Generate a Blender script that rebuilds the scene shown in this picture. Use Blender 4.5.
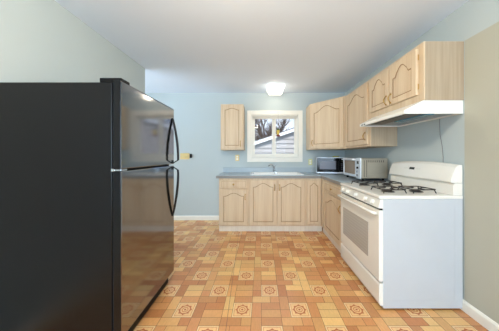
import bpy, bmesh, math, random
from mathutils import Vector, Matrix
random.seed(7)
PI = math.pi
scene = bpy.context.scene
for o in list(bpy.data.objects): bpy.data.objects.remove(o)
COL = scene.collection

# ------------------------------------------------------------------ camera
cam_d = bpy.data.cameras.new('camera'); cam = bpy.data.objects.new('camera', cam_d); COL.objects.link(cam)
cam.location = (0, 0, 1.23); cam.rotation_euler = (PI/2, 0, 0)
cam_d.sensor_width = 36; cam_d.lens = 200/499*36
cam_d.shift_x = -11/499; cam_d.shift_y = -9.5/499
cam_d.clip_start = .02
scene.camera = cam

# ------------------------------------------------------------------ world, light, exposure
world = bpy.data.worlds.new('sky'); scene.world = world; world.use_nodes = True
wn = world.node_tree.nodes; wl = world.node_tree.links
bg = wn['Background']; bg.inputs['Strength'].default_value = .95
tc = wn.new('ShaderNodeTexCoord'); nz = wn.new('ShaderNodeTexNoise'); nz.inputs['Scale'].default_value = 5
rp = wn.new('ShaderNodeValToRGB'); rp.color_ramp.elements[0].position = .42; rp.color_ramp.elements[1].position = .62
rp.color_ramp.elements[0].color = (.36, .56, .95, 1); rp.color_ramp.elements[1].color = (.75, .84, .98, 1)
wl.new(tc.outputs['Generated'], nz.inputs['Vector']); wl.new(nz.outputs['Fac'], rp.inputs['Fac']); wl.new(rp.outputs['Color'], bg.inputs['Color'])
sc = scene
sc.view_settings.view_transform = 'Standard'; sc.view_settings.look = 'None'
sc.view_settings.gamma = 1; sc.view_settings.use_curve_mapping = False
sc.view_settings.exposure = 0.80

def light(name, kind, loc, energy, color, rot=(0, 0, 0), size=None, size_y=None):
    d = bpy.data.lights.new(name, kind); d.energy = energy; d.color = color
    if kind == 'AREA':
        d.shape = 'RECTANGLE'; d.size = size; d.size_y = size_y or size
    elif size: d.shadow_soft_size = size
    o = bpy.data.objects.new(name, d); COL.objects.link(o); o.location = loc; o.rotation_euler = rot
    return o
# area light at the added rear window, tilted up to brighten the ceiling
light('added_rear_light', 'AREA', (.2, -2.62, 1.5), 95, (.64, .82, 1.0), (PI/2+.30, 0, 0), 2.7, 1.5)
sun = light('sun', 'SUN', (0, -8, 9), 2.6, (1, .96, .90), (math.radians(44), 0, math.radians(14)))
sun.data.angle = .02
# cool area light at the added left window, brightens ceiling and back wall
light('added_left_light', 'AREA', (-3.42, 2.0, 1.5), 50, (.72, .86, 1.0), (PI/2, 0, -PI/2), 2.3, 1.4)

# ------------------------------------------------------------------ materials
def lin(c):
    return tuple(((v/255)/12.92 if v/255 <= .04045 else ((v/255+.055)/1.055)**2.4) for v in c)
def mat(name, rgb, rough=.5, metal=0, emit=None, es=0, spec=.5, noise=None, bump=None, coat=0):
    m = bpy.data.materials.new(name); m.use_nodes = True
    n = m.node_tree.nodes; l = m.node_tree.links; b = n['Principled BSDF']
    c = lin(rgb) + (1,)
    b.inputs['Base Color'].default_value = c; b.inputs['Roughness'].default_value = rough
    b.inputs['Metallic'].default_value = metal; b.inputs['Specular IOR Level'].default_value = spec
    b.inputs['Coat Weight'].default_value = coat; b.inputs['Coat Roughness'].default_value = .1
    if emit:
        b.inputs['Emission Color'].default_value = lin(emit) + (1,); b.inputs['Emission Strength'].default_value = es
    t = n.new('ShaderNodeTexCoord')
    if noise is None: noise = (6, .04)
    s, amt = noise
    z = n.new('ShaderNodeTexNoise'); z.inputs['Scale'].default_value = s; z.inputs['Detail'].default_value = 3
    r = n.new('ShaderNodeMapRange'); r.inputs['To Min'].default_value = 1-amt; r.inputs['To Max'].default_value = 1+amt
    x = n.new('ShaderNodeVectorMath'); x.operation = 'SCALE'; x.inputs[0].default_value = c[:3]
    l.new(t.outputs['Object'], z.inputs['Vector']); l.new(z.outputs['Fac'], r.inputs['Value'])
    l.new(r.outputs['Result'], x.inputs['Scale']); l.new(x.outputs['Vector'], b.inputs['Base Color'])
    if bump:
        bz = n.new('ShaderNodeTexNoise'); bz.inputs['Scale'].default_value = bump[0]
        bb = n.new('ShaderNodeBump'); bb.inputs['Strength'].default_value = bump[1]; bb.inputs['Distance'].default_value = .002
        l.new(t.outputs['Object'], bz.inputs['Vector']); l.new(bz.outputs['Fac'], bb.inputs['Height']); l.new(bb.outputs['Normal'], b.inputs['Normal'])
    return m

def wood(name, a, b_, rough=.45):
    m = bpy.data.materials.new(name); m.use_nodes = True
    n = m.node_tree.nodes; l = m.node_tree.links; b = n['Principled BSDF']; b.inputs['Roughness'].default_value = rough
    t = n.new('ShaderNodeTexCoord'); mp = n.new('ShaderNodeMapping'); mp.inputs['Scale'].default_value = (60, 60, 2.2)
    z = n.new('ShaderNodeTexNoise'); z.inputs['Scale'].default_value = 1; z.inputs['Detail'].default_value = 4
    mp2 = n.new('ShaderNodeMapping'); mp2.inputs['Scale'].default_value = (9, 9, .9)
    z2 = n.new('ShaderNodeTexNoise'); z2.inputs['Scale'].default_value = 1
    ad = n.new('ShaderNodeMath'); ad.operation = 'ADD'
    r = n.new('ShaderNodeValToRGB'); e = r.color_ramp.elements
    e[0].position = .38; e[1].position = .62; e[0].color = lin(b_)+(1,); e[1].color = lin(a)+(1,)
    hf = n.new('ShaderNodeMath'); hf.operation = 'MULTIPLY'; hf.inputs[1].default_value = .5
    l.new(t.outputs['Object'], mp.inputs['Vector']); l.new(mp.outputs['Vector'], z.inputs['Vector'])
    l.new(t.outputs['Object'], mp2.inputs['Vector']); l.new(mp2.outputs['Vector'], z2.inputs['Vector'])
    l.new(z.outputs['Fac'], ad.inputs[0]); l.new(z2.outputs['Fac'], ad.inputs[1]); l.new(ad.outputs[0], hf.inputs[0])
    l.new(hf.outputs[0], r.inputs['Fac']); l.new(r.outputs['Color'], b.inputs['Base Color'])
    return m

M = {}
M['wall'] = mat('pale_blue_paint', (186, 196, 196), .75, noise=(3, .015), bump=(90, .08))
M['ceiling'] = mat('ceiling_paint', (234, 244, 255), .9, noise=(2, .01), bump=(120, .1))
M['trim'] = mat('white_trim_paint', (238, 234, 222), .4)
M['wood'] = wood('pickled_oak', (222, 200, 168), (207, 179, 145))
M['wood_side'] = wood('pickled_oak_shaded', (184, 165, 140), (170, 150, 124))  # darker oak copy: weaker light on the cabinet ends put into colour
M['groove'] = mat('brown_door_groove', (160, 124, 88), .55)  # door and drawer grooves in a darker brown than the oak
M['toe'] = wood('pickled_toe_board', (232, 222, 206), (222, 210, 192))
M['laminate'] = mat('blue_grey_laminate', (166, 178, 184), .28, noise=(140, .10))
M['laminate_edge'] = mat('grey_laminate_edge', (142, 140, 136), .35, noise=(140, .08))
M['sink'] = mat('white_enamel', (246, 243, 236), .15)
M['chrome'] = mat('chrome', (205, 208, 212), .12, 1)
M['brass'] = mat('antique_brass', (196, 158, 92), .3, 1)
M['brass_plate'] = mat('brushed_brass_plate', (222, 196, 136), .45, .4)
M['black_plastic'] = mat('black_plastic', (9, 9, 10), .4, spec=.2)
M['fridge_side'] = mat('textured_black_steel', (12, 11, 12), .24, .0, spec=.32, bump=(900, .25))
M['fridge_door'] = mat('glossy_dark_steel', (146, 146, 148), .10, 1, noise=(2, .02))
M['gasket'] = mat('black_gasket', (10, 10, 10), .7)
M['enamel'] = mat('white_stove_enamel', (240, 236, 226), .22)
M['enamel_side'] = mat('white_stove_side_shaded', (197, 201, 205), .4)  # lowered enamel tone: dimmer light on the stove side put into colour
M['oven_glass'] = mat('grey_oven_glass', (180, 174, 165), .15)
M['iron'] = mat('black_cast_iron', (38, 32, 28), .5)
M['display'] = mat('dark_display_glass', (52, 54, 46), .12)
M['hood'] = mat('white_hood_enamel', (242, 240, 232), .3)
M['filter'] = mat('grease_filter_mesh', (104, 98, 92), .4, .6, noise=(300, .4))
M['hood_dark'] = mat('hood_interior', (150, 160, 168), .4, .2)
M['lens'] = mat('teal_reflection_lens', (72, 128, 152), .15)  # lens colour carries the teal stripe reflected under the hood
M['silver'] = mat('silver_housing', (170, 161, 144), .35, .45)
M['silver_light'] = mat('light_silver_panel', (214, 220, 226), .35, .25)
M['black_gloss'] = mat('black_glass', (14, 15, 17), .1, spec=.25)
M['mw_window'] = mat('microwave_window_mesh', (84, 82, 92), .3)
M['toaster_glass'] = mat('toaster_glass', (150, 132, 112), .12)
M['slot'] = mat('dark_vent_slot', (92, 86, 76), .6)
M['diffuser'] = mat('lit_glass_diffuser', (255, 250, 240), .3, emit=(255, 248, 236), es=1.6)
M['siding'] = mat('grey_lap_siding', (170, 165, 162), .7)
M['fascia'] = mat('white_fascia', (246, 246, 246), .6)
M['roof'] = mat('asphalt_shingle', (110, 106, 104), .9, noise=(30, .2))
M['bark'] = mat('grey_bark', (92, 78, 70), .9, noise=(12, .2))
M['ground'] = mat('winter_lawn', (150, 142, 110), .95, noise=(3, .2))
M['yellow'] = mat('yellow_ornament', (226, 196, 86), .4)
M['green'] = mat('dark_green_cap', (58, 74, 48), .5)
M['redbrown'] = mat('red_brown_base', (120, 52, 40), .5)
M['cloth'] = mat('yellow_green_cloth', (176, 170, 70), .9, noise=(60, .1))
M['cord'] = mat('grey_cord', (112, 112, 112), .5)
M['ivory'] = mat('yellow_green_plate', (212, 208, 140), .4)

def glass(name, gloss=.06):
    m = bpy.data.materials.new(name); m.use_nodes = True
    n = m.node_tree.nodes; l = m.node_tree.links; n.clear()
    o = n.new('ShaderNodeOutputMaterial'); t = n.new('ShaderNodeBsdfTransparent'); g = n.new('ShaderNodeBsdfGlossy')
    g.inputs['Roughness'].default_value = .02; mx = n.new('ShaderNodeMixShader'); mx.inputs[0].default_value = gloss
    t.inputs['Color'].default_value = (.97, .98, .98, 1)
    l.new(t.outputs[0], mx.inputs[1]); l.new(g.outputs[0], mx.inputs[2]); l.new(mx.outputs[0], o.inputs[0])
    return m
M['glass'] = glass('window_glass', .005)

# ------------------------------------------------------------------ helpers
def box(bm, x0, y0, z0, x1, y1, z1, mi=0):
    v = [bm.verts.new(p) for p in ((x0,y0,z0),(x1,y0,z0),(x1,y1,z0),(x0,y1,z0),(x0,y0,z1),(x1,y0,z1),(x1,y1,z1),(x0,y1,z1))]
    for f in ((0,3,2,1),(4,5,6,7),(0,1,5,4),(1,2,6,5),(2,3,7,6),(3,0,4,7)):
        bm.faces.new([v[i] for i in f]).material_index = mi
def prism(bm, pts, axis, a, b, mi=0):
    """polygon pts extruded along axis from a to b; pts are (y,z) / (x,z) / (x,y)"""
    def P(p, t):
        return (t, p[0], p[1]) if axis == 'x' else ((p[0], t, p[1]) if axis == 'y' else (p[0], p[1], t))
    A = [bm.verts.new(P(p, a)) for p in pts]; B = [bm.verts.new(P(p, b)) for p in pts]
    n = len(pts)
    fs = [bm.faces.new(A), bm.faces.new(B[::-1])]
    for i in range(n): fs.append(bm.faces.new((A[i], A[(i+1) % n], B[(i+1) % n], B[i])))
    for f in fs: f.material_index = mi
def cyl(bm, c, r, h, axis='z', seg=20, r2=None, mi=0):
    r2 = r if r2 is None else r2
    A = []; B = []
    for i in range(seg):
        t = 2*PI*i/seg; u, w = math.cos(t), math.sin(t)
        def P(rr, hh):
            if axis == 'z': return (c[0]+rr*u, c[1]+rr*w, c[2]+hh)
            if axis == 'x': return (c[0]+hh, c[1]+rr*u, c[2]+rr*w)
            return (c[0]+rr*u, c[1]+hh, c[2]+rr*w)
        A.append(bm.verts.new(P(r, 0))); B.append(bm.verts.new(P(r2, h)))
    fs = [bm.faces.new(A), bm.faces.new(B[::-1])]
    for i in range(seg): fs.append(bm.faces.new((A[i], A[(i+1) % seg], B[(i+1) % seg], B[i])))
    for f in fs: f.material_index = mi
def tube(bm, pts, r, seg=8, closed=False):
    pts = [Vector(p) for p in pts]; n = len(pts); rings = []
    rr = r if isinstance(r, (list, tuple)) else [r]*n
    for i, p in enumerate(pts):
        if closed: d = pts[(i+1) % n]-pts[i-1]
        else: d = pts[min(i+1, n-1)]-pts[max(i-1, 0)]
        d.normalize()
        up = Vector((0, 0, 1)) if abs(d.z) < .9 else Vector((1, 0, 0))
        a = d.cross(up).normalized(); b = d.cross(a).normalized()
        rings.append([bm.verts.new(p + (a*math.cos(2*PI*k/seg)+b*math.sin(2*PI*k/seg))*rr[i]) for k in range(seg)])
    m = n if closed else n-1
    for i in range(m):
        A, B = rings[i], rings[(i+1) % n]
        for k in range(seg): bm.faces.new((A[k], A[(k+1) % seg], B[(k+1) % seg], B[k]))
    if not closed:
        bm.faces.new(rings[0][::-1]); bm.faces.new(rings[-1])
def obj(name, bm, m, parent=None, loc=(0, 0, 0), rz=0, bevel=0, smooth=False):
    bmesh.ops.recalc_face_normals(bm, faces=bm.faces[:])
    me = bpy.data.meshes.new(name); bm.to_mesh(me); bm.free()
    for q in (m if isinstance(m, (list, tuple)) else [m]): me.materials.append(M[q] if isinstance(q, str) else q)
    o = bpy.data.objects.new(name, me); COL.objects.link(o); o.location = loc; o.rotation_euler = (0, 0, rz)
    if parent: o.parent = parent
    if smooth:
        for p in me.polygons: p.use_smooth = True
    if bevel:
        b = o.modifiers.new('bevel', 'BEVEL'); b.width = bevel; b.segments = 2; b.limit_method = 'ANGLE'; b.angle_limit = .6
    return o
def tag(o, label=None, cat=None, group=None, kind=None):
    if label: o['label'] = label
    if cat: o['category'] = cat
    if group: o['group'] = group
    if kind: o['kind'] = kind
    return o
def thing(name, label, cat, loc=(0, 0, 0), rz=0, group=None):
    o = bpy.data.objects.new(name, None); COL.objects.link(o); o.location = loc; o.rotation_euler = (0, 0, rz)
    o.empty_display_size = .1
    return tag(o, label, cat, group)
def BM(): return bmesh.new()
def bx(name, dims, m, parent=None, bevel=0, loc=(0, 0, 0), rz=0):
    bm = BM(); box(bm, *dims); return obj(name, bm, m, parent, loc, rz, bevel)
def struct(name, bm, m, label, cat):
    return tag(obj(name, bm, m), label, cat, kind='structure')

# ------------------------------------------------------------------ setting
XR, XL, YB, YR, ZC = 1.62, -1.60, 3.84, -2.5, 2.44
XF = -3.3
# floor: vinyl printed with bricks and rosette squares, all in one mesh
def floor_materials():
    m = bpy.data.materials.new('printed_vinyl_bricks'); m.use_nodes = True
    n = m.node_tree.nodes; l = m.node_tree.links; b = n['Principled BSDF']
    b.inputs['Roughness'].default_value = .25; b.inputs['Specular IOR Level'].default_value = .6
    at = n.new('ShaderNodeVertexColor'); at.layer_name = 'tile'
    t = n.new('ShaderNodeTexCoord'); mp = n.new('ShaderNodeMapping'); mp.inputs['Scale'].default_value = (90, 25, 1)
    z = n.new('ShaderNodeTexNoise'); z.inputs['Scale'].default_value = 1; z.inputs['Detail'].default_value = 3
    r = n.new('ShaderNodeMapRange'); r.inputs['To Min'].default_value = .84; r.inputs['To Max'].default_value = 1.16
    x = n.new('ShaderNodeVectorMath'); x.operation = 'SCALE'
    l.new(t.outputs['Object'], mp.inputs['Vector']); l.new(mp.outputs['Vector'], z.inputs['Vector']); l.new(z.outputs['Fac'], r.inputs['Value'])
    l.new(at.outputs['Color'], x.inputs[0]); l.new(r.outputs['Result'], x.inputs['Scale']); l.new(x.outputs['Vector'], b.inputs['Base Color'])
    # low wide relief of the vinyl breaks up the highlight
    z2 = n.new('ShaderNodeTexNoise'); z2.inputs['Scale'].default_value = 45; bb = n.new('ShaderNodeBump'); bb.inputs['Strength'].default_value = .25; bb.inputs['Distance'].default_value = .002
    l.new(t.outputs['Object'], z2.inputs['Vector']); l.new(z2.outputs['Fac'], bb.inputs['Height']); l.new(bb.outputs['Normal'], b.inputs['Normal'])
    return m
M['vinyl'] = floor_materials()
def build_floor():
    U = .0762; P = 6
    ox, oy = -.603, 1.60               # centre of one rosette square
    bm = BM(); cl = bm.loops.layers.color.new('tile')
    pal = [(230,180,116), (225,171,108), (211,150,94), (206,142,89), (219,161,101), (208,145,92), (236,190,124), (197,130,80)]
    grout = (116, 74, 46)
    def c4(rgb, k=1): return tuple(min(1, v/255*k) for v in rgb) + (1,)
    def quad(pts, rgb, z=0):
        f = bm.faces.new([bm.verts.new((p[0], p[1], z)) for p in pts])
        for lp in f.loops: lp[cl] = c4(rgb)
    def ringpoly(cx, cy, r0, r1, rgb, seg=12, z=.0, lobes=0, amp=0):
        for i in range(seg):
            a, b = 2*PI*i/seg, 2*PI*(i+1)/seg
            def R(r, t): return r*(1+amp*math.cos(lobes*t)) if lobes else r
            A = (cx+R(r1, a)*math.cos(a), cy+R(r1, a)*math.sin(a)); B = (cx+R(r1, b)*math.cos(b), cy+R(r1, b)*math.sin(b))
            if r0 <= 0: quad_pts = [(cx, cy), A, B]
            else: quad_pts = [(cx+r0*math.cos(a), cy+r0*math.sin(a)), A, B, (cx+r0*math.cos(b), cy+r0*math.sin(b))]
            quad(quad_pts, rgb, z)
    g = .003
    x0, x1, y0, y1 = XF, XR, YR, YB
    quad([(x0, y0), (x1, y0), (x1, y1), (x0, y1)], grout, 0)
    dom = [(2,0,1,2), (5,0,1,1), (5,1,1,2), (3,0,2,1), (3,1,2,1), (0,2,2,1), (2,2,2,1), (4,2,1,1)]
    nx0 = int((x0-ox)/(3*U))-4; nx1 = int((x1-ox)/(3*U))+4
    ny0 = int((y0-oy)/(3*U))-2; ny1 = int((y1-oy)/(3*U))+2
    def clampq(a, b, c, d):
        a2, c2 = max(a, x0), min(c, x1); b2, d2 = max(b, y0), min(d, y1)
        return None if (c2-a2 < .004 or d2-b2 < .004) else (a2, b2, c2, d2)
    Z1, Z2, Z3 = .0004, .0007, .0010
    for j in range(ny0, ny1+1):
        yb = oy - U + j*3*U
        for i in range(nx0, nx1+1):
            if (i+j) % 2: continue
            xb = ox - U + i*3*U
            q = clampq(xb+g/2, yb+g/2, xb+2*U-g/2, yb+2*U-g/2)
            if q:
                a, b, c, d = q
                quad([(a, b), (c, b), (c, d), (a, d)], (240, 204, 150), Z1)
                if c-a > 1.9*U-g*2 and d-b > 1.9*U-g*2:
                    k = .010
                    quad([(a+k, b+k), (c-k, b+k), (c-k, d-k), (a+k, d-k)], (206, 142, 90), Z2)
                    k = .015
                    quad([(a+k, b+k), (c-k, b+k), (c-k, d-k), (a+k, d-k)], (236, 192, 134), Z3)
                    cx, cy = (a+c)/2, (b+d)/2
                    ringpoly(cx, cy, .036, .050, (190, 112, 66), 24, Z3+.0003, 8, .14)
                    ringpoly(cx, cy, .018, .027, (206, 136, 86), 16, Z3+.0003)
                    ringpoly(cx, cy, 0, .009, (170, 88, 50), 8, Z3+.0003)
            for (u, v, w, h) in dom:
                q = clampq(xb+u*U+g/2, yb+v*U+g/2, xb+(u+w)*U-g/2, yb+(v+h)*U-g/2)
                if not q: continue
                a, b, c, d = q
                rgb = random.choice(pal); k = random.uniform(.95, 1.04); rgb = tuple(t*k for t in rgb)
                quad([(a, b), (c, b), (c, d), (a, d)], rgb, Z1)
    return bm
fl = struct('floor', build_floor(), 'vinyl', 'orange-brown vinyl floor printed with bricks and rosette squares', 'floor')
fb = bx('subfloor', (XF, YR, -.08, XR, YB, -.001), 'roof', fl)
bm = BM(); prism(bm, [(-.349, 3.20), (-.346, 3.20), (-.196, 0.6), (-.200, 0.6)], 'z', .0016, .0022)
obj('seam', bm, mat('dark_seam', (104, 66, 44), .7), fl)

bm = BM(); box(bm, XF, YR, ZC, XR+.12, YB+.14, ZC+.1); struct('ceiling', bm, 'ceiling', 'flat off-white painted ceiling', 'ceiling')
OX0, OX1, OZ0, OZ1 = -.175, .725, 1.20, 2.03      # opening over the sink
bm = BM()
box(bm, XF, YB, -.08, OX0, YB+.14, ZC); box(bm, OX1, YB, -.08, XR+.12, YB+.14, ZC)
box(bm, OX0, YB, -.08, OX1, YB+.14, OZ0); box(bm, OX0, YB, OZ1, OX1, YB+.14, ZC)
struct('wall_back', bm, 'wall', 'pale blue back wall with the sink window', 'wall')
bm = BM()
# the near part of this wall, up to the height of the cabinets, is painted beige
box(bm, XR, 1.588, -.08, XR+.12, YB, ZC, 0); box(bm, XR, YR, 2.145, XR+.12, 1.588, ZC, 0); box(bm, XR, YR, -.08, XR+.12, 1.588, 2.145, 1)
struct('wall_right', bm, ['wall', mat('beige_wall_paint', (182, 180, 164), .75, noise=(3, .015), bump=(90, .08))], 'right wall, pale blue behind stove and hood, beige nearer the camera', 'wall')
bm = BM(); box(bm, XL-.12, YR, -.0, XL, 2.77, ZC); struct('wall_left', bm, 'wall', 'pale wall above and behind the black refrigerator', 'wall')
bm = BM(); box(bm, XF-.12, YR, -.08, XF, .85, ZC); box(bm, XF-.12, 3.15, -.08, XF, YB, ZC); box(bm, XF-.12, .85, -.08, XF, 3.15, .8); box(bm, XF-.12, .85, 2.2, XF, 3.15, ZC); struct('wall_far_left', bm, 'wall', 'wall of the space beyond the partition', 'wall')
RX0, RX1, RZ0, RZ1 = -1.1, 1.4, .85, 2.15
bm = BM()
box(bm, XF, YR-.12, -.08, RX0, YR, ZC); box(bm, RX1, YR-.12, -.08, XR, YR, ZC)
box(bm, RX0, YR-.12, -.08, RX1, YR, RZ0); box(bm, RX0, YR-.12, RZ1, RX1, YR, ZC)
struct('wall_rear', bm, 'wall', 'wall behind the camera with an added wide window', 'wall')

# baseboards
def base_profile(s=1): return [(0, 0), (s*.014, 0), (s*.014, .068), (s*.006, .082), (0, .085)]
bm = BM(); prism(bm, [(YB-p[0]-.0005, p[1]+.001) for p in base_profile()], 'x', XF+.001, -.685); struct('baseboard_back', bm, 'trim', 'white baseboard along the back wall left of the cabinets', 'baseboard')
bm = BM(); prism(bm, [(XR-p[0]-.0005, p[1]+.001) for p in base_profile()], 'y', YR+.02, 2.36); struct('baseboard_right', bm, 'trim', 'cream baseboard along the right wall in front of the stove', 'baseboard')
bm = BM(); prism(bm, [(XL+p[0]+.0005, p[1]+.001) for p in base_profile()], 'y', YR+.02, 1.15); struct('baseboard_left', bm, 'trim', 'white baseboard on the left wall', 'baseboard')

# window over the sink
def ring_rect(bm, x0, z0, x1, z1, w, y0, y1, wb=None):
    wb = w if wb is None else wb
    box(bm, x0, y0, z0, x0+w, y1, z1); box(bm, x1-w, y0, z0, x1, y1, z1)
    box(bm, x0+w, y0, z1-w, x1-w, y1, z1); box(bm, x0+w, y0, z0, x1-w, y1, z0+wb)
bm = BM(); ring_rect(bm, OX0, OZ0, OX1, OZ1, .03, YB+.03, YB+.13)
win = struct('window_1', bm, 'trim', 'white sliding window over the sink', 'window')
bm = BM(); ring_rect(bm, -.255, 1.115, .805, 2.10, .083, YB-.018, YB-.0005); obj('casing', bm, 'trim', win, bevel=.003)
bm = BM(); ring_rect(bm, OX0+.03, OZ0+.03, .262, OZ1-.03, .035, YB+.075, YB+.105); s1 = obj('sash', bm, 'trim', win, bevel=.002)
bx('pane', (OX0+.065, YB+.088, OZ0+.065, .227, YB+.092, OZ1-.065), 'glass', s1)
bm = BM(); ring_rect(bm, .255, OZ0+.03, OX1-.03, OZ1-.03, .042, YB+.04, YB+.07); s2 = obj('sash', bm, 'trim', win, bevel=.002)
bx('pane', (.297, YB+.053, OZ0+.072, OX1-.072, YB+.057, OZ1-.072), 'glass', s2)
bx('sash_lock', (.262, YB+.03, 1.58, .285, YB+.04, 1.64), 'trim', s2, .002)
bx('window_sill', (OX0+.002, YB-.03, OZ0-.0, OX1-.002, YB+.03, OZ0+.018), 'trim', win, .003)
# rear window, unseen, added as a way in for light
bm = BM(); ring_rect(bm, RX0, RZ0, RX1, RZ1, .06, YR-.10, YR-.02)
box(bm, .12, YR-.10, RZ0, .18, YR-.02, RZ1)
w2 = struct('added_rear_window', bm, 'trim', 'unseen wide white window added behind the camera', 'window')
bx('pane', (RX0+.06, YR-.062, RZ0+.06, .12, YR-.058, RZ1-.06), 'glass', w2)
bx('pane', (.18, YR-.062, RZ0+.06, RX1-.06, YR-.058, RZ1-.06), 'glass', w2)
bm = BM(); ring_rect(bm, RX0-.08, RZ0-.08, RX1+.08, RZ1+.08, .08, YR+.0005, YR+.018); obj('casing', bm, 'trim', w2, bevel=.003)

bm = BM()
for a, b, c_, d_ in ((.85, .8, .91, 2.2), (3.09, .8, 3.15, 2.2), (.91, .8, 3.09, .86), (.91, 2.14, 3.09, 2.2), (1.97, .86, 2.03, 2.14)): box(bm, XF-.09, a, b, XF-.02, c_, d_)
w3 = struct('added_left_window', bm, 'trim', 'unseen wide white window added in the space left of the partition', 'window')  # unseen window, added so that cool light comes from the left
bx('pane', (XF-.06, .91, .86, XF-.056, 1.97, 2.14), 'glass', w3); bx('pane', (XF-.06, 2.03, .86, XF-.056, 3.09, 2.14), 'glass', w3)

# ------------------------------------------------------------------ cabinet doors
def arch_loop(x0, x1, z0, z1, rise, inset, style, n=22):
    """closed loop, counter-clockwise seen from the front; the top edge carries the arch"""
    x0 += inset; x1 -= inset; z0 += inset; z1 -= inset
    pts = [(x0, z0), (x1, z0)]
    for i in range(n+1):
        t = i/n; u = 1-t
        a = abs(2*u-1)                      # 0 at centre, 1 at the sides
        if style == 'cathedral':
            if a > .74: h = 0
            elif a > .50: h = .48*(.5-.5*math.cos(PI*(.74-a)/.24))
            else: h = .48+.52*math.cos(PI/2*a/.50)
        elif style == 'arch':
            h = (.5+.5*math.cos(PI*a/.86))**.8 if a < .86 else 0
        else: h = 0
        pts.append((x0+(x1-x0)*u, z1-rise+rise*h))
    return pts
def door_mesh(w, h, style, rise, T=.020, stile=.055):
    bm = BM()
    # slab
    e = .004
    outer = [(0, 0), (w, 0), (w, h), (0, h)]
    back = [bm.verts.new((x, 0, z)) for x, z in outer]
    mid = [bm.verts.new((x, -T+e, z)) for x, z in outer]
    frt = [bm.verts.new((e if x == 0 else x-e, -T, e if z == 0 else z-e)) for x, z in outer]
    bm.faces.new(back[::-1])
    for A, B in ((back, mid), (mid, frt)):
        for i in range(4): bm.faces.new((A[i], A[(i+1) % 4], B[(i+1) % 4], B[i]))
    def ring(inset, depth):
        return [bm.verts.new((x, -T+depth, z)) for x, z in arch_loop(stile, w-stile, stile, h-stile*.9, rise, inset, style)]
    L0 = ring(0, 0); L1 = ring(.001, .0035); L2 = ring(.009, .0035); L3 = ring(.026, .0005)
    # front frame with a hole
    es = []
    for L in (frt, L0):
        for i in range(len(L)): 
            a, b = L[i], L[(i+1) % len(L)]
            ed = bm.edges.get((a, b)) or bm.edges.new((a, b)); es.append(ed)
    bmesh.ops.triangle_fill(bm, edges=es, use_beauty=True, use_dissolve=False)
    n = len(L0)
    for A, B, mi in ((L0, L1, 1), (L1, L2, 1), (L2, L3, 0)):
        for i in range(n): bm.faces.new((A[i], A[(i+1) % n], B[(i+1) % n], B[i])).material_index = mi
    f = bm.faces.new(L3)
    bmesh.ops.triangulate(bm, faces=[f])
    return bm
def pull_mesh(h=.085):
    bm = BM(); pts = []; rr = []
    for i in range(11):
        t = i/10; pts.append((0, -.004-.022*math.sin(PI*t), h*t)); rr.append(.0038+.0022*math.sin(PI*t))
    tube(bm, pts, rr, 8)
    cyl(bm, (0, 0, 0), .009, -.004, 'y', 12); cyl(bm, (0, 0, h), .009, -.004, 'y', 12)
    return bm
def knob_mesh():
    bm = BM(); cyl(bm, (0, 0, 0), .006, -.014, 'y', 12); cyl(bm, (0, -.014, 0), .010, -.006, 'y', 16, .016); cyl(bm, (0, -.020, 0), .016, -.006, 'y', 16, .009)
    return bm
def add_door(root, x, z, w, h, ybase, style='arch', rise=.05, pull=None, name='door', stile=.055):
    d = obj(name, door_mesh(w, h, style, rise, stile=stile), ['wood', 'groove'], root, (x, ybase, z))
    if pull: obj('handle', pull_mesh(), 'brass', d, (pull[0], -.0205, pull[1]), smooth=True)
    return d
def add_drawer(root, x, z, w, h, ybase):
    bm = BM(); e = .006
    box(bm, 0, -.014, 0, w, 0, h)
    A = [bm.verts.new(p) for p in ((0, -.014, 0), (w, -.014, 0), (w, -.014, h), (0, -.014, h))]
    B = [bm.verts.new(p) for p in ((e, -.02, e), (w-e, -.02, e), (w-e, -.02, h-e), (e, -.02, h-e))]
    for i in range(4): bm.faces.new((A[i], A[(i+1) % 4], B[(i+1) % 4], B[i])).material_index = 0
    bm.faces.new(B)
    g = .022; q = .0206
    for (a, b, c, d_) in ((g, g, w-g, g+.003), (g, h-g-.003, w-g, h-g), (g, g, g+.003, h-g), (w-g-.003, g, w-g, h-g)):
        box(bm, a, -q, b, c, -.0195, d_, 1)
    d = obj('drawer', bm, ['wood', 'groove'], root, (x, ybase, z))
    obj('knob', knob_mesh(), 'brass', d, (w/2, -.0205, h/2), smooth=True)

def hinge(root, x, z, ybase):
    bm = BM(); cyl(bm, (x, ybase-.004, z), .004, .045, 'z', 8); obj('hinge', bm, 'brass', root)

# base cabinets. local frame: X width, back at y=0, front towards -Y
FZ0, FZ1 = .092, .868
def base_cabinet(label, loc, rz, w, depth, name='base_cabinet'):
    r = thing(name, label, 'cabinet', loc, rz)
    bm = BM()
    if name == 'sink_cabinet':
        box(bm, 0, -depth, FZ0, .018, 0, FZ1); box(bm, w-.018, -depth, FZ0, w, 0, FZ1); box(bm, .018, -depth, FZ0, w-.018, 0, FZ0+.018)
        box(bm, .018, -depth, FZ0+.018, w-.018, -depth+.018, FZ1); box(bm, .018, -.008, FZ0+.018, w-.018, 0, FZ1)
    elif name == 'corner_cabinet':
        box(bm, 0, -depth, FZ0, .263, 0, FZ1)
    else: box(bm, 0, -depth, FZ0, w, 0, FZ1)
    obj('body', bm, 'wood', r, bevel=.002)
    bx('toe_board', (0.001, -depth+.012, .002, w+.002 if name == 'corner_cabinet' else w-.001, -.02, FZ0-.001), 'toe', r, .001)
    return r
D = .59   # carcase depth: face at y = 3.25
c = base_cabinet('pale oak base cabinet with drawer over door at the counter\'s left end', (-.675, YB-.001, 0), 0, .482, D)
add_drawer(c, .022, .705, .438, .135, -D-.0005)
add_door(c, .022, .108, .438, .575, -D-.0005, rise=.05, pull=(.405, .42))
c = base_cabinet('pale oak double-door base cabinet under the white sink', (-.192, YB-.001, 0), 0, .924, D, 'sink_cabinet')
add_door(c, .018, .108, .435, .732, -D-.0005, rise=.06, pull=(.402, .57))
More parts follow.
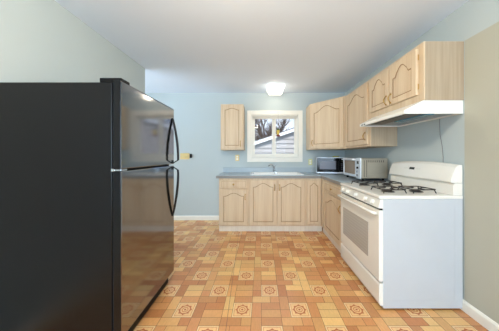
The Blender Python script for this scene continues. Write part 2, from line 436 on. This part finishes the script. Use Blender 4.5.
add_door(c, .468, .108, .435, .732, -D-.0005, rise=.06, pull=(.033, .57))
c = base_cabinet('narrow pale oak corner base cabinet between sink cabinet and right run', (.733, YB-.001, 0), 0, .267, D, 'corner_cabinet')
add_door(c, .020, .125, .222, .712, -D-.0005, rise=.045, stile=.045)
c = base_cabinet('pale oak base cabinet with drawer and door beside the stove', (XR-.001, 3.245, 0), -PI/2, .86, .62)
# local x runs towards the camera: x=0 is y=3.245
bx('filler', (.002, -.635, FZ0+.005, .10, -.6205, FZ1-.005), 'wood', c, .002)
add_drawer(c, .17, .705, .66, .135, -.6205)
add_door(c, .17, .108, .66, .575, -.6205, rise=.07, pull=(.62, .42), stile=.07)

# upper cabinets
UZ0, UZ1 = 1.335, 2.147
def upper(label, loc, rz, w, depth, z0=UZ0, z1=UZ1, m='wood'):
    r = thing('wall_cabinet', label, 'cabinet', (loc[0], loc[1], z0), rz)
    bm = BM(); box(bm, 0, -depth, 0, w, 0, z1-z0)
    obj('body', bm, m, r, bevel=.002)
    bx('face_frame', (0, -depth-.012, 0, w, -depth-.0003, z1-z0), 'wood', r, .002)
    return r
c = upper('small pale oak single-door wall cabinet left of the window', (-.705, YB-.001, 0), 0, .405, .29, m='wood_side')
add_door(c, .022, .022, .361, UZ1-UZ0-.044, -.3025, rise=.032, pull=(.33, .05))
# diagonal corner cabinet
zc0, zc1 = 1.343, 2.147
c = thing('corner_wall_cabinet', 'pale oak diagonal corner wall cabinet above the microwave', 'cabinet', (XR-.001, YB-.001, zc0))
A_ = (.875-XR, 3.545-YB); B_ = (1.300-XR, 3.035-YB)
bm = BM(); prism(bm, [(0, 0), (A_[0], 0), A_, B_, (0, B_[1])], 'z', 0, zc1-zc0); obj('body', bm, 'wood', c, bevel=.002)
ang = math.atan2(B_[1]-A_[1], B_[0]-A_[0]); Ld = math.hypot(B_[0]-A_[0], B_[1]-A_[1])
d = add_door(c, 0, 0, Ld-.07, zc1-zc0-.05, 0, rise=.09, stile=.065, pull=(.035, .05))
nx, ny = math.sin(ang), -math.cos(ang)
d.location = (A_[0]+math.cos(ang)*.035+nx*.0006, A_[1]+math.sin(ang)*.035+ny*.0006, .022); d.rotation_euler = (0, 0, ang)
# right wall: tall single
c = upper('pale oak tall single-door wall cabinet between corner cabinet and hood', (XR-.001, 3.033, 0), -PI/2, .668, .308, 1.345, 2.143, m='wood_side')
add_door(c, .03, .025, .60, .745, -.3205, rise=.09, stile=.065, pull=(.555, .06))
# over hood
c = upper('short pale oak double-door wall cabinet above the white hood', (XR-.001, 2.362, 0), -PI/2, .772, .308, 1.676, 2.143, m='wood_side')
for xx, pl in ((.012, (.315, .02)), (.372, (.028, .02))):
    dd = add_door(c, xx, .056, .345, .378, -.3205, 'cathedral', .085, pl, stile=.052)
for xx in (.010, .722):
    for zz in (.10, .34): hinge(c, xx, zz, -.3205)

# ------------------------------------------------------------------ worktop with sink
ZT0, ZT1 = .8695, .914
ct = thing('worktop', 'blue-grey laminate L-shaped worktop with grey edge on the base cabinets', 'worktop', (0, 0, 0))
SX0, SX1, SY0, SY1 = -.150, .700, 3.345, 3.745     # hole
def cells(bm, xs, ys, z0, z1, keep):
    for i in range(len(xs)-1):
        for j in range(len(ys)-1):
            if keep(i, j): box(bm, xs[i], ys[j], z0, xs[i+1], ys[j+1], z1)
bm = BM(); xs = [-.715, SX0, SX1, .985, XR-.002]; ys = [2.378, 3.232, SY0, SY1, YB-.002]
def keep(i, j):
    if j == 0: return i == 3
    return not (i == 1 and j == 2)
cells(bm, xs, ys, ZT0, ZT1, keep)
bmesh.ops.remove_doubles(bm, verts=bm.verts[:], dist=1e-5)
# drop the doubled interior faces
seen = {}
for f in bm.faces[:]:
    k = tuple(sorted(v.index for v in f.verts)); seen.setdefault(k, []).append(f)
bm.verts.index_update(); seen = {}
for f in bm.faces[:]:
    k = tuple(sorted(v.index for v in f.verts)); seen.setdefault(k, []).append(f)
dead = [f for k, fs in seen.items() if len(fs) > 1 for f in fs]
bmesh.ops.delete(bm, geom=dead, context='FACES_ONLY')
obj('slab', bm, 'laminate', ct, bevel=.003)
bm = BM(); box(bm, -.718, 3.228, ZT0-.001, .981, 3.2315, ZT1-.006); box(bm, .981, 2.378, ZT0-.001, .9845, 3.2315, ZT1-.006); box(bm, -.7185, 3.2285, ZT0-.001, -.7155, YB-.003, ZT1-.006)
obj('edge_band', bm, 'laminate_edge', ct)
bm = BM(); box(bm, -.715, YB-.022, ZT1+.0005, XR-.022, YB-.001, ZT1+.10); obj('backsplash', bm, 'laminate', ct, bevel=.003)
bm = BM(); box(bm, XR-.0215, 2.378, ZT1+.0005, XR-.001, YB-.001, ZT1+.10); obj('backsplash', bm, 'laminate', ct, bevel=.003)

sk = thing('sink', 'white enamel double-bowl sink set into the worktop under the window', 'sink', ((SX0+SX1)/2, (SY0+SY1)/2, ZT1))
bm = BM(); hw, hd = (SX1-SX0)/2, (SY1-SY0)/2
rx = [-hw-.022, -hw+.028, -.02, .02, hw-.028, hw+.022]; ry = [-hd-.022, -hd+.026, hd-.06, hd+.028]
for i in range(5):
    for j in range(3):
        if j == 1 and i in (1, 3): continue
        box(bm, rx[i], ry[j], .001, rx[i+1], ry[j+1], .013)
bmesh.ops.remove_doubles(bm, verts=bm.verts[:], dist=1e-5)
obj('rim', bm, 'sink', sk)
for i in (1, 3):
    bm = BM(); a, b, c_, d_ = rx[i]+.001, ry[1]+.001, rx[i+1]-.001, ry[2]-.001
    top = [bm.verts.new(p) for p in ((a, b, .002), (c_, b, .002), (c_, d_, .002), (a, d_, .002))]
    k = .03; bot = [bm.verts.new(p) for p in ((a+k, b+k, -.17), (c_-k, b+k, -.17), (c_-k, d_-k, -.17), (a+k, d_-k, -.17))]
    for q in range(4): bm.faces.new((top[q], top[(q+1) % 4], bot[(q+1) % 4], bot[q]))
    bm.faces.new(bot)
    bo = obj('bowl', bm, 'sink', sk); sm = bo.modifiers.new('thick', 'SOLIDIFY'); sm.thickness = .004
fc = thing('faucet', 'chrome faucet with a swung spout behind the white sink', 'faucet', (.255, 3.748, ZT1+.0135))
bm = BM(); cyl(bm, (0, 0, 0), .028, .012, 'z', 20, .024); cyl(bm, (0, 0, .012), .020, .075, 'z', 20, .016); box(bm, -.10, -.022, 0, .10, .022, .008)
obj('base', bm, 'chrome', fc, bevel=.002)
bm = BM(); tube(bm, [(0, 0, .06), (-.01, -.005, .10), (-.035, -.02, .135), (-.07, -.045, .142), (-.10, -.065, .130), (-.105, -.07, .112)], [.012, .012, .011, .011, .011, .012], 10); obj('spout', bm, 'chrome', fc, smooth=True)
bm = BM(); cyl(bm, (0, 0, .087), .019, .02, 'z', 16, .015); tube(bm, [(0, 0, .10), (.02, -.01, .125), (.04, -.02, .145)], [.008, .007, .006], 8); obj('lever', bm, 'chrome', fc, smooth=True)

# ------------------------------------------------------------------ stove
sv = thing('gas_stove', 'white freestanding gas stove with black grates against the right wall', 'stove', (0, 0, 0))
Y0, Y1 = 1.590, 2.362; XB = 1.610
sv.location = ((.98+XB)/2, (Y0+Y1)/2, 0)
OXs, OYs = sv.location.x, sv.location.y
def so(name, bm, m, parent=None, **k):
    if parent is None or parent is sv: return obj(name, bm, m, sv, (-OXs, -OYs, 0), **k)
    return obj(name, bm, m, parent, **k)
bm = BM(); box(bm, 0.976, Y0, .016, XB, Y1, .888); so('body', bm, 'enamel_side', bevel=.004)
# embossed line of the side panel
bm = BM(); box(bm, 1.545, Y0-.0015, .06, 1.549, Y0-.0002, .86); box(bm, 1.04, Y0-.0015, .075, 1.549, Y0-.0002, .079); so('side_crease', bm, 'enamel_side')
for x in (1.05, 1.55):
    for y in (Y0+.05, Y1-.05):
        bm = BM(); cyl(bm, (x, y, .001), .018, .0235, 'z', 12); so('levelling_foot', bm, 'black_plastic')
bm = BM(); prism(bm, [(0.9795, .035), (0.955, .035), (0.945, .06), (0.945, .195), (0.953, .212), (0.9795, .212)], 'y', Y0+.004, Y1-.004); so('storage_drawer', bm, 'enamel', bevel=.003)
bm = BM(); box(bm, 0.945, Y0+.004, .226, 0.9795, Y1-.004, .795)
od = so('oven_door', bm, 'enamel', bevel=.006)
bm = BM(); box(bm, 0.9425, Y0+.165, .350, 0.9448, Y1-.08, .650); obj('oven_window', bm, 'oven_glass', od, bevel=.001)
bm = BM()
for k in range(10):
    z = .368+k*.028; box(bm, 0.9415, Y0+.18, z, 0.9424, Y1-.095, z+.006)
obj('window_stripe', bm, mat('pale_window_print', (190, 184, 174), .2), od)
bm = BM(); tube(bm, [(0.94, Y0+.03, .765), (0.908, Y0+.03, .772), (0.898, Y0+.06, .775), (0.898, Y1-.06, .775), (0.908, Y1-.03, .772), (0.94, Y1-.03, .765)], .0135, 10)
obj('handle', bm, 'enamel', od, smooth=True)
bm = BM(); box(bm, 0.96, Y0+.01, .797, 0.9795, Y1-.01, .808); so('vent_gap', bm, 'gasket')
bm = BM(); prism(bm, [(0.9795, .810), (0.938, .812), (0.955, .884), (0.9795, .884)], 'y', Y0+.002, Y1-.002); cp = so('control_panel', bm, 'enamel', bevel=.003)
for k, yy in enumerate((Y0+.09, Y0+.20, Y0+.38, Y0+.56, Y0+.67)):
    bm = BM(); cyl(bm, (0, 0, 0), .021, -.018, 'x', 20, .017); box(bm, -.026, -.004, -.016, -.016, .004, .016)
    kb = so('control_knob', bm, 'enamel'); kb.location = (.9455-OXs, yy-OYs, .848); kb.rotation_euler = (0, .23, 0)
bm = BM(); prism(bm, [(0.948, .889), (0.942, .894), (0.942, .908), (0.95, .915), (1.52, .915), (XB-.001, .915), (XB-.001, .889)], 'y', Y0-.003, Y1+.003)
so('cooktop', bm, 'enamel', bevel=.003)
for bx_ in (1.13, 1.38):
    for by_ in (Y0+.185, Y1-.185):
        bm = BM(); cyl(bm, (bx_, by_, .9155), .055, .006, 'z', 24, .045); cyl(bm, (bx_, by_, .9215), .034, .010, 'z', 24, .030)
        so('burner', bm, 'iron')
        bm = BM(); q = .098; t_ = .0046; zt = .947; c_ = .022
        sq = []
        for a in range(4):
            ca, sa = math.cos(a*PI/2), math.sin(a*PI/2)
            def R(u, v, z): return (bx_+u*ca-v*sa, by_+u*sa+v*ca, z)
            for t in range(5):
                an = -PI/2+t*PI/8
                sq.append(R(q-c_+c_*math.cos(an+PI/2-PI/2+PI/2*0), -(q-c_)+c_*math.sin(an), zt))
            tube(bm, [R(q-.012, -(q-.012), zt), R(q-.002, -(q-.002), .9155)], t_, 6)
            tube(bm, [R(q, 0, zt), R(q*.62, 0, zt+.002), R(q*.30, 0, zt)], t_, 6)
        tube(bm, sq, t_, 6, closed=True)
        so('burner_grate', bm, 'iron')
# backguard: lower riser, curved control hood, end caps
bm = BM(); prism(bm, [(1.535, .9155), (1.535, .99), (1.548, 1.012), (XB, 1.012), (XB, .9155)], 'y', Y0+.002, Y1-.002); so('backguard_riser', bm, 'enamel', bevel=.003)
bm = BM()
N = 16; ring = []
for i in range(N+1):
    t = i/N; y = Y0+.002+(Y1-Y0-.004)*t; zt = 1.158+.022*math.sin(PI*t)**.8
    prof = [(XB-.001, 1.0135), (1.522, 1.0135), (1.515, 1.026), (1.528, 1.075), (1.552, zt-.022), (1.572, zt-.004), (1.588, zt), (XB-.001, zt)]
    ring.append([bm.verts.new((a, y, b)) for a, b in prof])
for i in range(N):
    A, B = ring[i], ring[i+1]
    for k in range(8): bm.faces.new((A[k], A[(k+1) % 8], B[(k+1) % 8], B[k]))
bm.faces.new(ring[0]); bm.faces.new(ring[-1][::-1])
bgd = so('backguard', bm, 'enamel', bevel=.003)
nrm = math.atan2(1.552-1.528, 1.137-1.075)
bm = BM(); box(bm, -.003, -.034, -.012, 0, .034, .012)
dsp = obj('clock_display', bm, 'display', bgd, (1.5385, Y0+.44, 1.105)); dsp.rotation_euler = (0, nrm, 0)
bmat_ = mat('pale_button', (222, 218, 206), .4)
for k in range(3):
    for sgn in (-1, 1):
        bm = BM(); cy = sgn*(.055+k*.022); box(bm, -.0025, cy-.007, -.006, 0, cy+.007, .006)
        bt = obj('touch_button', bm, bmat_, bgd, (1.5385, Y0+.44, 1.105)); bt.rotation_euler = (0, nrm, 0)

# ------------------------------------------------------------------ range hood
hd = thing('range_hood', 'white metal range hood above the stove', 'range hood', (1.43, 1.98, 1.565))
def ho(name, bm, m, **k): return obj(name, bm, m, hd, (-1.43, -1.98, -1.565), **k)
HX = 1.145; H0, H1 = 1.594, 2.31
HXT = 1.298
bm = BM(); th = .004
# outer shell: slanted front, sides, top
prism(bm, [(HXT, 1.6745), (HX, 1.594), (HX, 1.566), (HX+th, 1.566), (HX+th, 1.592), (HXT+th, 1.6705), (1.616, 1.6705), (1.616, 1.6745)], 'y', H0, H1)
for ya, yb in ((H0, H0+th), (H1-th, H1)):
    prism(bm, [(HXT+.001, 1.673), (HX+.001, 1.591), (HX+.001, 1.567), (1.616, 1.567), (1.616, 1.673)], 'y', ya-.0004, yb+.0004)
box(bm, 1.60, H0, 1.567, 1.616, H1, 1.6705)
ho('shell', bm, 'hood', bevel=.0015)
bm = BM(); box(bm, HX+.006, H0+.006, 1.578, 1.598, H1-.006, 1.584); ho('inner_pan', bm, 'hood_dark')
bm = BM(); box(bm, 1.21, H0+.06, 1.572, 1.33, H1-.12, 1.5775); ho('grease_filter', bm, 'filter', bevel=.001)
bm = BM(); box(bm, 1.345, H0+.05, 1.569, 1.43, H0+.42, 1.5775); ho('lamp_lens', bm, 'lens', bevel=.003)
for k in range(2):
    bm = BM(); box(bm, HX-.003, 2.19+k*.05, 1.573, HX-.0002, 2.215+k*.05, 1.583); ho('switch', bm, 'black_plastic')
cd = BM(); tube(cd, [(1.613, 1.80, 1.565), (1.613, 1.80, 1.50), (1.612, 1.795, 1.42), (1.612, 1.775, 1.32), (1.612, 1.765, 1.22), (1.611, 1.765, 1.10), (1.611, 1.765, 1.0)], .0022, 6)
tag(obj('power_cord', cd, 'cord'), 'thin grey cord hanging down the wall below the hood', 'cord')

# ------------------------------------------------------------------ refrigerator
FX = -.840; FY0, FY1 = 1.207, 1.945; FB = -1.590
fr = thing('refrigerator', 'tall black top-freezer refrigerator against the left wall', 'refrigerator', ((FX+FB)/2, (FY0+FY1)/2, 0))
fxo, fyo = fr.location.x, fr.location.y
def fo(name, bm, m, parent=None, **k):
    return obj(name, bm, m, parent or fr, (-fxo, -fyo, 0) if parent is None else (0, 0, 0), **k)
bm = BM(); box(bm, FB, FY0, .02, -.897, FY1, 1.676); fo('body', bm, 'fridge_side', bevel=.004)
bm = BM(); box(bm, -.8965, FY0+.008, .12, -.886, FY1-.008, 1.675); fo('door_gasket', bm, 'gasket')
def fdoor(z0, z1, name, top=False):
    bm = BM(); e = .007; zt = .016 if top else e
    # flat steel front with rolled edges
    prof = [(-.8855, z0), (FX-e, z0), (FX-e*.3, z0+e*.3), (FX, z0+e), (FX, z1-zt), (FX-zt*.3, z1-zt*.3), (FX-zt, z1), (-.8855, z1)]
    A = [bm.verts.new((x, FY0+(e if x > -.85 and False else 0), z)) for x, z in prof]
    def inset(q, y, k): return [bm.verts.new((min(x, FX-k), y, z)) for x, z in prof]
    bm.clear()
    rows = [inset(0, FY0, e), inset(0, FY0+e*.3, e*.3), inset(0, FY0+e, 0), inset(0, FY1-e, 0), inset(0, FY1-e*.3, e*.3), inset(0, FY1, e)]
    n = len(prof)
    for r in range(5):
        for i in range(n):
            f = bm.faces.new((rows[r][i], rows[r][(i+1) % n], rows[r+1][(i+1) % n], rows[r+1][i]))
            if r in (0,): f.material_index = 1
    bm.faces.new(rows[0]).material_index = 1; bm.faces.new(rows[-1][::-1]).material_index = 1
    return fo(name, bm, ['fridge_door', 'fridge_side'])
f1 = fdoor(1.150, 1.690, 'freezer_door', True); f2 = fdoor(.120, 1.138, 'refrigerator_door')
def fhandle(parent, za, zb, bulge_at):
    # flat bow: thin at the far end, standing off the door most near the gap
    bm = BM(); n = 14; L = []; yh = FY1-.035
    for i in range(n+1):
        t = i/n; z = za+(zb-za)*t
        off = .052*math.sin(PI*min(1, t/bulge_at)/2)**.9 if t < bulge_at else .052*math.cos(PI/2*((t-bulge_at)/(1-bulge_at))**2.2)
        w = .010+.008*math.sin(PI*t)
        x = FX+.001+off; th_ = .013
        L.append([bm.verts.new(p) for p in ((x-th_*.4, yh-w, z), (x+th_*.6, yh-w*.7, z), (x+th_*.6, yh+w*.7, z), (x-th_*.4, yh+w, z))])
    for i in range(n):
        for k in range(4): bm.faces.new((L[i][k], L[i][(k+1) % 4], L[i+1][(k+1) % 4], L[i+1][k]))
    bm.faces.new(L[0]); bm.faces.new(L[-1][::-1])
    box(bm, FX-.006, yh-.012, min(za, zb)-.001, FX+.006, yh+.012, min(za, zb)+.03)
    box(bm, FX-.006, yh-.012, max(za, zb)-.03, FX+.006, yh+.012, max(za, zb)+.001)
    o = obj('handle', bm, 'black_plastic', parent, bevel=.002)
    return o
fhandle(f1, 1.59, 1.160, .90); fhandle(f2, .66, 1.130, .86)
bm = BM(); box(bm, -.975, FY0+.004, 1.678, FX-.004, FY0+.085, 1.704); fo('hinge_cover', bm, 'black_plastic', bevel=.003)
bm = BM(); box(bm, -.893, FY0-.006, 1.1395, FX+.002, FY0+.05, 1.1485); cyl(bm, (-.888, FY0-.004, 1.137), .010, .016, 'z', 12); fo('middle_hinge', bm, 'chrome', bevel=.001)
bm = BM(); box(bm, -.93, FY0+.03, .012, -.8975, FY1-.03, .018)
box(bm, -.8965, FY0+.02, .012, -.889, FY1-.02, .112)
for k in range(4): box(bm, -.8888, FY0+.04, .03+k*.018, -.887, FY1-.04, .038+k*.018)
fo('kick_grille', bm, 'black_plastic')
for y in (FY0+.08, FY1-.08):
    for x in (-.96, FB+.08):
        bm = BM(); cyl(bm, (x, y, .001), .02, .0185, 'z', 12); fo('levelling_foot', bm, 'black_plastic')

# ------------------------------------------------------------------ microwave
mw = thing('microwave_oven', 'black and silver microwave oven in the corner of the worktop', 'microwave', (1.262, 3.596, ZT1+.001), -.20)
def mo(name, bm, m, parent=None, **k): return obj(name, bm, m, parent or mw, **k)
W, Dp, Hh = .250, .148, .292
bm = BM(); box(bm, -W, -Dp, .012, W, Dp, Hh); mo('housing', bm, 'silver_light', bevel=.004)
for x in (-.2, .2):
    for y in (-.11, .11):
        bm = BM(); cyl(bm, (x, y, 0), .014, .0118, 'z', 10); mo('foot', bm, 'black_plastic')
bm = BM(); box(bm, -W+.001, -Dp-.014, .036, .125, -Dp-.0005, Hh-.012); md = mo('door', bm, 'black_gloss', bevel=.003)
bm = BM(); box(bm, -W+.045, -Dp-.0155, .085, .065, -Dp-.0142, Hh-.060); mo('door_window', bm, 'mw_window', md)
bm = BM(); box(bm, -.006, -.012, 0, .006, 0, .17); h = mo('handle', bm, 'black_plastic', md, bevel=.003); h.location = (.105, -Dp-.014, .06)
bm = BM(); box(bm, .127, -Dp-.014, .042, W-.003, -Dp-.0005, Hh-.012); cpn = mo('control_panel', bm, 'black_gloss', bevel=.003)
bm = BM(); box(bm, .145, -Dp-.0155, .215, .235, -Dp-.0142, .24); mo('display', bm, 'display', cpn)
for r_ in range(4):
    for q in range(3):
        bm = BM(); box(bm, .146+q*.031, -Dp-.0158, .075+r_*.032, .168+q*.031, -Dp-.0142, .093+r_*.032); mo('button', bm, 'mw_window', cpn)
bm = BM(); box(bm, -W+.002, -Dp-.013, .014, W-.002, -Dp-.0005, .0405); mo('lower_trim', bm, 'silver_light', bevel=.002)
bm = BM(); prism(bm, [(-.06, -.035), (.05, -.045), (.065, .03), (-.05, .04)], 'z', 0, .010); prism(bm, [(-.05, -.03), (.045, -.035), (.05, .02), (-.045, .03)], 'z', .0105, .020)
tag(obj('dish_cloth', bm, 'cloth', None, (1.34, 3.56, ZT1+.001+Hh+.001), bevel=.003), 'folded yellow-green cloth lying on top of the microwave', 'cloth')

# ------------------------------------------------------------------ toaster oven: faces -x
to = thing('toaster_oven', 'silver toaster oven with vented side on the worktop beside the stove', 'toaster oven', (1.43, 2.765, ZT1+.001))
bm = BM(); box(bm, -.165, -.262, .032, .165, .262, .288); hs = obj('housing', bm, 'silver', to, bevel=.006)
for x in (-.13, .13):
    for y in (-.22, .22):
        bm = BM(); cyl(bm, (x, y, 0), .016, .0315, 'z', 12); obj('foot', bm, 'black_plastic', to)
bm = BM()
for k in range(9):
    x = -.105+k*.026; box(bm, x, -.2632, .235, x+.010, -.2621, .262)
obj('vent', bm, 'slot', hs)
bm = BM()
for k in range(2): box(bm, -.135+k*.03, -.2632, .05, -.128+k*.03, -.2621, .26)
box(bm, -.06, -.2632, .035, .13, -.2621, .039)
obj('side_rib', bm, 'slot', hs)
# front
bm = BM(); box(bm, -.183, -.260, .025, -.1655, -.150, .292); cpo = obj('control_panel', bm, 'silver_light', to, bevel=.004)
bm = BM(); box(bm, -.1845, -.225, .215, -.1832, -.175, .250); obj('display', bm, 'display', cpo)
for z in (.07, .115, .165):
    bm = BM(); cyl(bm, (-.1832, -.200, z), .015, -.014, 'x', 16, .013); obj('knob', bm, 'chrome' if z != .165 else 'black_plastic', cpo)
bm = BM(); ya, yb, za, zb, w_ = -.147, .258, .040, .285, .032
for (a, b, c_, d_) in ((ya, za, ya+w_, zb), (yb-w_, za, yb, zb), (ya+w_, za, yb-w_, za+w_), (ya+w_, zb-w_, yb-w_, zb)):
    box(bm, -.180, a, b, -.1655, c_, d_)
dr = obj('door', bm, 'silver_light', to, bevel=.002)
bm = BM(); box(bm, -.174, ya+w_, za+w_, -.170, yb-w_, zb-w_); obj('door_glass', bm, 'toaster_glass', dr)
bm = BM(); tube(bm, [(-.180, ya+.03, .262), (-.212, ya+.03, .268), (-.212, yb-.03, .268), (-.180, yb-.03, .262)], .008, 8); obj('handle', bm, 'silver_light', dr)

# ------------------------------------------------------------------ wall plates
def plate(name, label, cat, x, z, w, h, m, slots):
    t = thing(name, label, cat, (x, YB-.0005, z))
    bx('cover', (-w/2, -.007, -h/2, w/2, 0, h/2), m, t, .002)
    for (sx, sz, sw, sh, sm_) in slots:
        bx('toggle' if cat == 'switch' else 'socket', (sx-sw/2, -.014 if cat == 'switch' else -.009, sz-sh/2, sx+sw/2, -.0072, sz+sh/2), sm_, t, .001)
    return t
plate('light_switch', 'brass triple switch plate on the back wall beside the refrigerator', 'switch', -1.452, 1.225, .178, .118, 'brass_plate', [(-.046, 0, .012, .028, 'ivory'), (0, 0, .012, .028, 'ivory'), (.046, 0, .012, .028, 'ivory')])
plate('wall_outlet', 'brass outlet plate below the small wall cabinet left of the window', 'outlet', -.445, 1.195, .072, .115, 'brass_plate', [(0, .022, .034, .028, 'trim'), (0, -.022, .034, .028, 'trim')])
plate('wall_outlet', 'yellow-green outlet plate between window and microwave', 'outlet', .955, 1.115, .072, .115, 'ivory', [(0, .022, .034, .028, 'trim'), (0, -.022, .034, .028, 'trim')])
t = thing('wall_box', 'small black box on the wall right of the brass switch plate', 'wall control', (-1.335, YB-.0005, 1.232))  # plain black box, use not known
bx('case', (-.020, -.022, -.038, .020, 0, .038), 'black_plastic', t, .004); bx('face_block', (-.012, -.026, -.012, .012, -.0225, .012), 'gasket', t, .002)

# ------------------------------------------------------------------ blind and ornament in the window
bl = thing('window_blind', 'raised white slatted blind at the top of the sink window', 'blind', (.275, YB+.018, 1.985))
bx('headrail', (-.43, -.014, .008, .43, .014, .040), 'trim', bl, .002)
bm = BM()
for k in range(7): box(bm, -.425, -.0125, -.030+k*.0052, .425, .0125, -.0272+k*.0052)
obj('slats', bm, 'trim', bl)
bx('bottom_rail', (-.427, -.013, -.040, .427, .013, -.032), 'trim', bl, .002)
orn = thing('hanging_ornament', 'yellow ornament with dark top and red-brown base hanging before the window', 'ornament', (.335, YB-.025, 1.60))
bm = BM(); cyl(bm, (0, 0, .04), .024, .065, 'z', 16, .032); cyl(bm, (0, 0, .105), .032, .02, 'z', 16, .026); obj('jar', bm, 'yellow', orn)
bm = BM(); cyl(bm, (0, 0, .1255), .034, .018, 'z', 16, .030); cyl(bm, (0, 0, .1435), .030, .022, 'z', 16, .006); obj('cap', bm, 'green', orn)
bm = BM(); cyl(bm, (0, 0, .0), .034, .022, 'z', 16, .040); cyl(bm, (0, 0, .022), .040, .0175, 'z', 16, .026); obj('base', bm, 'redbrown', orn)
bm = BM(); tube(bm, [(0, 0, .165), (0, 0, .47)], .0012, 6); tube(bm, [(0, 0, .47), (0, .004, .474), (0, .0065, .474)], .0025, 6); obj('cord', bm, 'cord', orn)

# ------------------------------------------------------------------ ceiling lights
def ceiling_light(x, y, s, label, energy, drop=.115, color=(1, .86, .66)):
    t = thing('ceiling_light', label, 'ceiling light', (x, y, ZC-.0005))
    bm = BM(); box(bm, -s*.45, -s*.45, -.022, s*.45, s*.45, 0); obj('mount', bm, 'trim', t, bevel=.003)
    bm = BM(); a, b = s*.5, s*.40
    prof = [(a, -.024), (a, -.034), (b, -drop+.012), (b*.93, -drop)]
    R_ = [[bm.verts.new((sx*p, sy*p, z)) for sx, sy in ((-1, -1), (1, -1), (1, 1), (-1, 1))] for p, z in prof]
    for i in range(3):
        for k in range(4): bm.faces.new((R_[i][k], R_[i][(k+1) % 4], R_[i+1][(k+1) % 4], R_[i+1][k]))
    bm.faces.new(R_[0][::-1]); bm.faces.new(R_[-1])
    obj('glass_shade', bm, 'diffuser', t)
    L = light('lamp', 'POINT', (0, 0, -drop-.06), energy, color, size=.06); L.parent = t
    return t
ceiling_light(.262, 3.48, .292, 'square lit ceiling light with a tapered glass shade above the sink', 1.2)
ceiling_light(-.15, .72, .36, 'unseen square ceiling light added left of the camera', 31)  # unseen fixture, invented; warm lamp set to cast the hood's wall shadow

# ------------------------------------------------------------------ outside the window
bm = BM(); box(bm, -25, YB+.16, -.35, 25, 45, -.3); tag(obj('lawn', bm, 'ground'), kind='structure')
gy = 7.2
nb = thing('neighbouring_house', 'grey sided house with white sloping roof edge beyond the window', 'house', (0, gy, -.3))
# gable wall seen through the window: roof edge rises to the right
def rz_(x): return 1.70+.34*(x+.10)+.3
bm = BM(); lap = .165; xa, xb = -4.0, 3.4
k = 0
z = 0.0
while z < 3.5:
    z2 = z+lap
    # left end where the roof line cuts this course
    xl = max(xa, (z2-.3-1.70)/.34-.10) if z2 > rz_(xa) else xa
    if xl < xb:
        prism(bm, [(-.034, z), (.0, z), (.0, z2), (-.004, z2)], 'x', xl, xb)
    z = z2
obj('siding', bm, 'siding', nb)
bm = BM(); prism(bm, [(xa, 0), (xb, 0), (xb, rz_(xb)-.02), (xa, rz_(xa)-.02)], 'y', .001, .2); obj('gable_wall', bm, 'siding', nb)
bm = BM(); prism(bm, [(xa-.3, rz_(xa-.3)-.04), (xb, rz_(xb)-.04), (xb, rz_(xb)+.07), (xa-.3, rz_(xa-.3)+.07)], 'y', -.16, -.02); obj('fascia', bm, 'fascia', nb)
bm = BM(); prism(bm, [(xa-.3, rz_(xa-.3)+.072), (xb, rz_(xb)+.072), (xb, rz_(xb)+.10), (xa-.3, rz_(xa-.3)+.10)], 'y', -.17, 5); obj('roof', bm, 'roof', nb)
def tree(x, y, h, seed, label):
    rnd = random.Random(seed); bm = BM()
    def branch(p, d, L, r, lv):
        pts = [p]; q = p.copy(); dd = d.copy()
        n = 4
        for i in range(n):
            dd = (dd+Vector((rnd.uniform(-.16, .16), rnd.uniform(-.16, .16), rnd.uniform(-.02, .10)))).normalized()
            q = q+dd*L/n; pts.append(q.copy())
        tube(bm, pts, [r*(1-.55*i/n) for i in range(n+1)], 5 if lv < 2 else 3)
        if lv < 4:
            for i in range(6 if lv else 8):
                k_ = rnd.randint(1, n); a = rnd.uniform(0, 2*PI); s_ = rnd.uniform(.45, .9)
                nd = (dd+Vector((math.cos(a)*s_, math.sin(a)*s_, rnd.uniform(-.05, .35)))).normalized()
                branch(pts[k_], nd, L*rnd.uniform(.5, .72), r*.45, lv+1)
    branch(Vector((0, 0, 0)), Vector((0, 0, 1)), h*.42, h*.022, 0)
    tag(obj('bare_tree', bm, 'bark', None, (x, y, -.3)), label, 'tree', 'bare trees beyond the neighbouring house')
tree(-1.1, 14.5, 7.5, 3, 'bare grey-brown tree seen through the left window pane')
tree(-2.6, 19.0, 7.8, 12, 'bare grey-brown tree farthest left beyond the neighbouring house')
tree(.6, 24.0, 9.5, 17, 'tall bare tree farthest behind the neighbouring house')
tree(1.2, 19.5, 7.2, 5, 'bare grey-brown tree at the middle of the window view')
tree(3.2, 14.8, 6.6, 9, 'bare grey-brown tree seen through the right window pane')
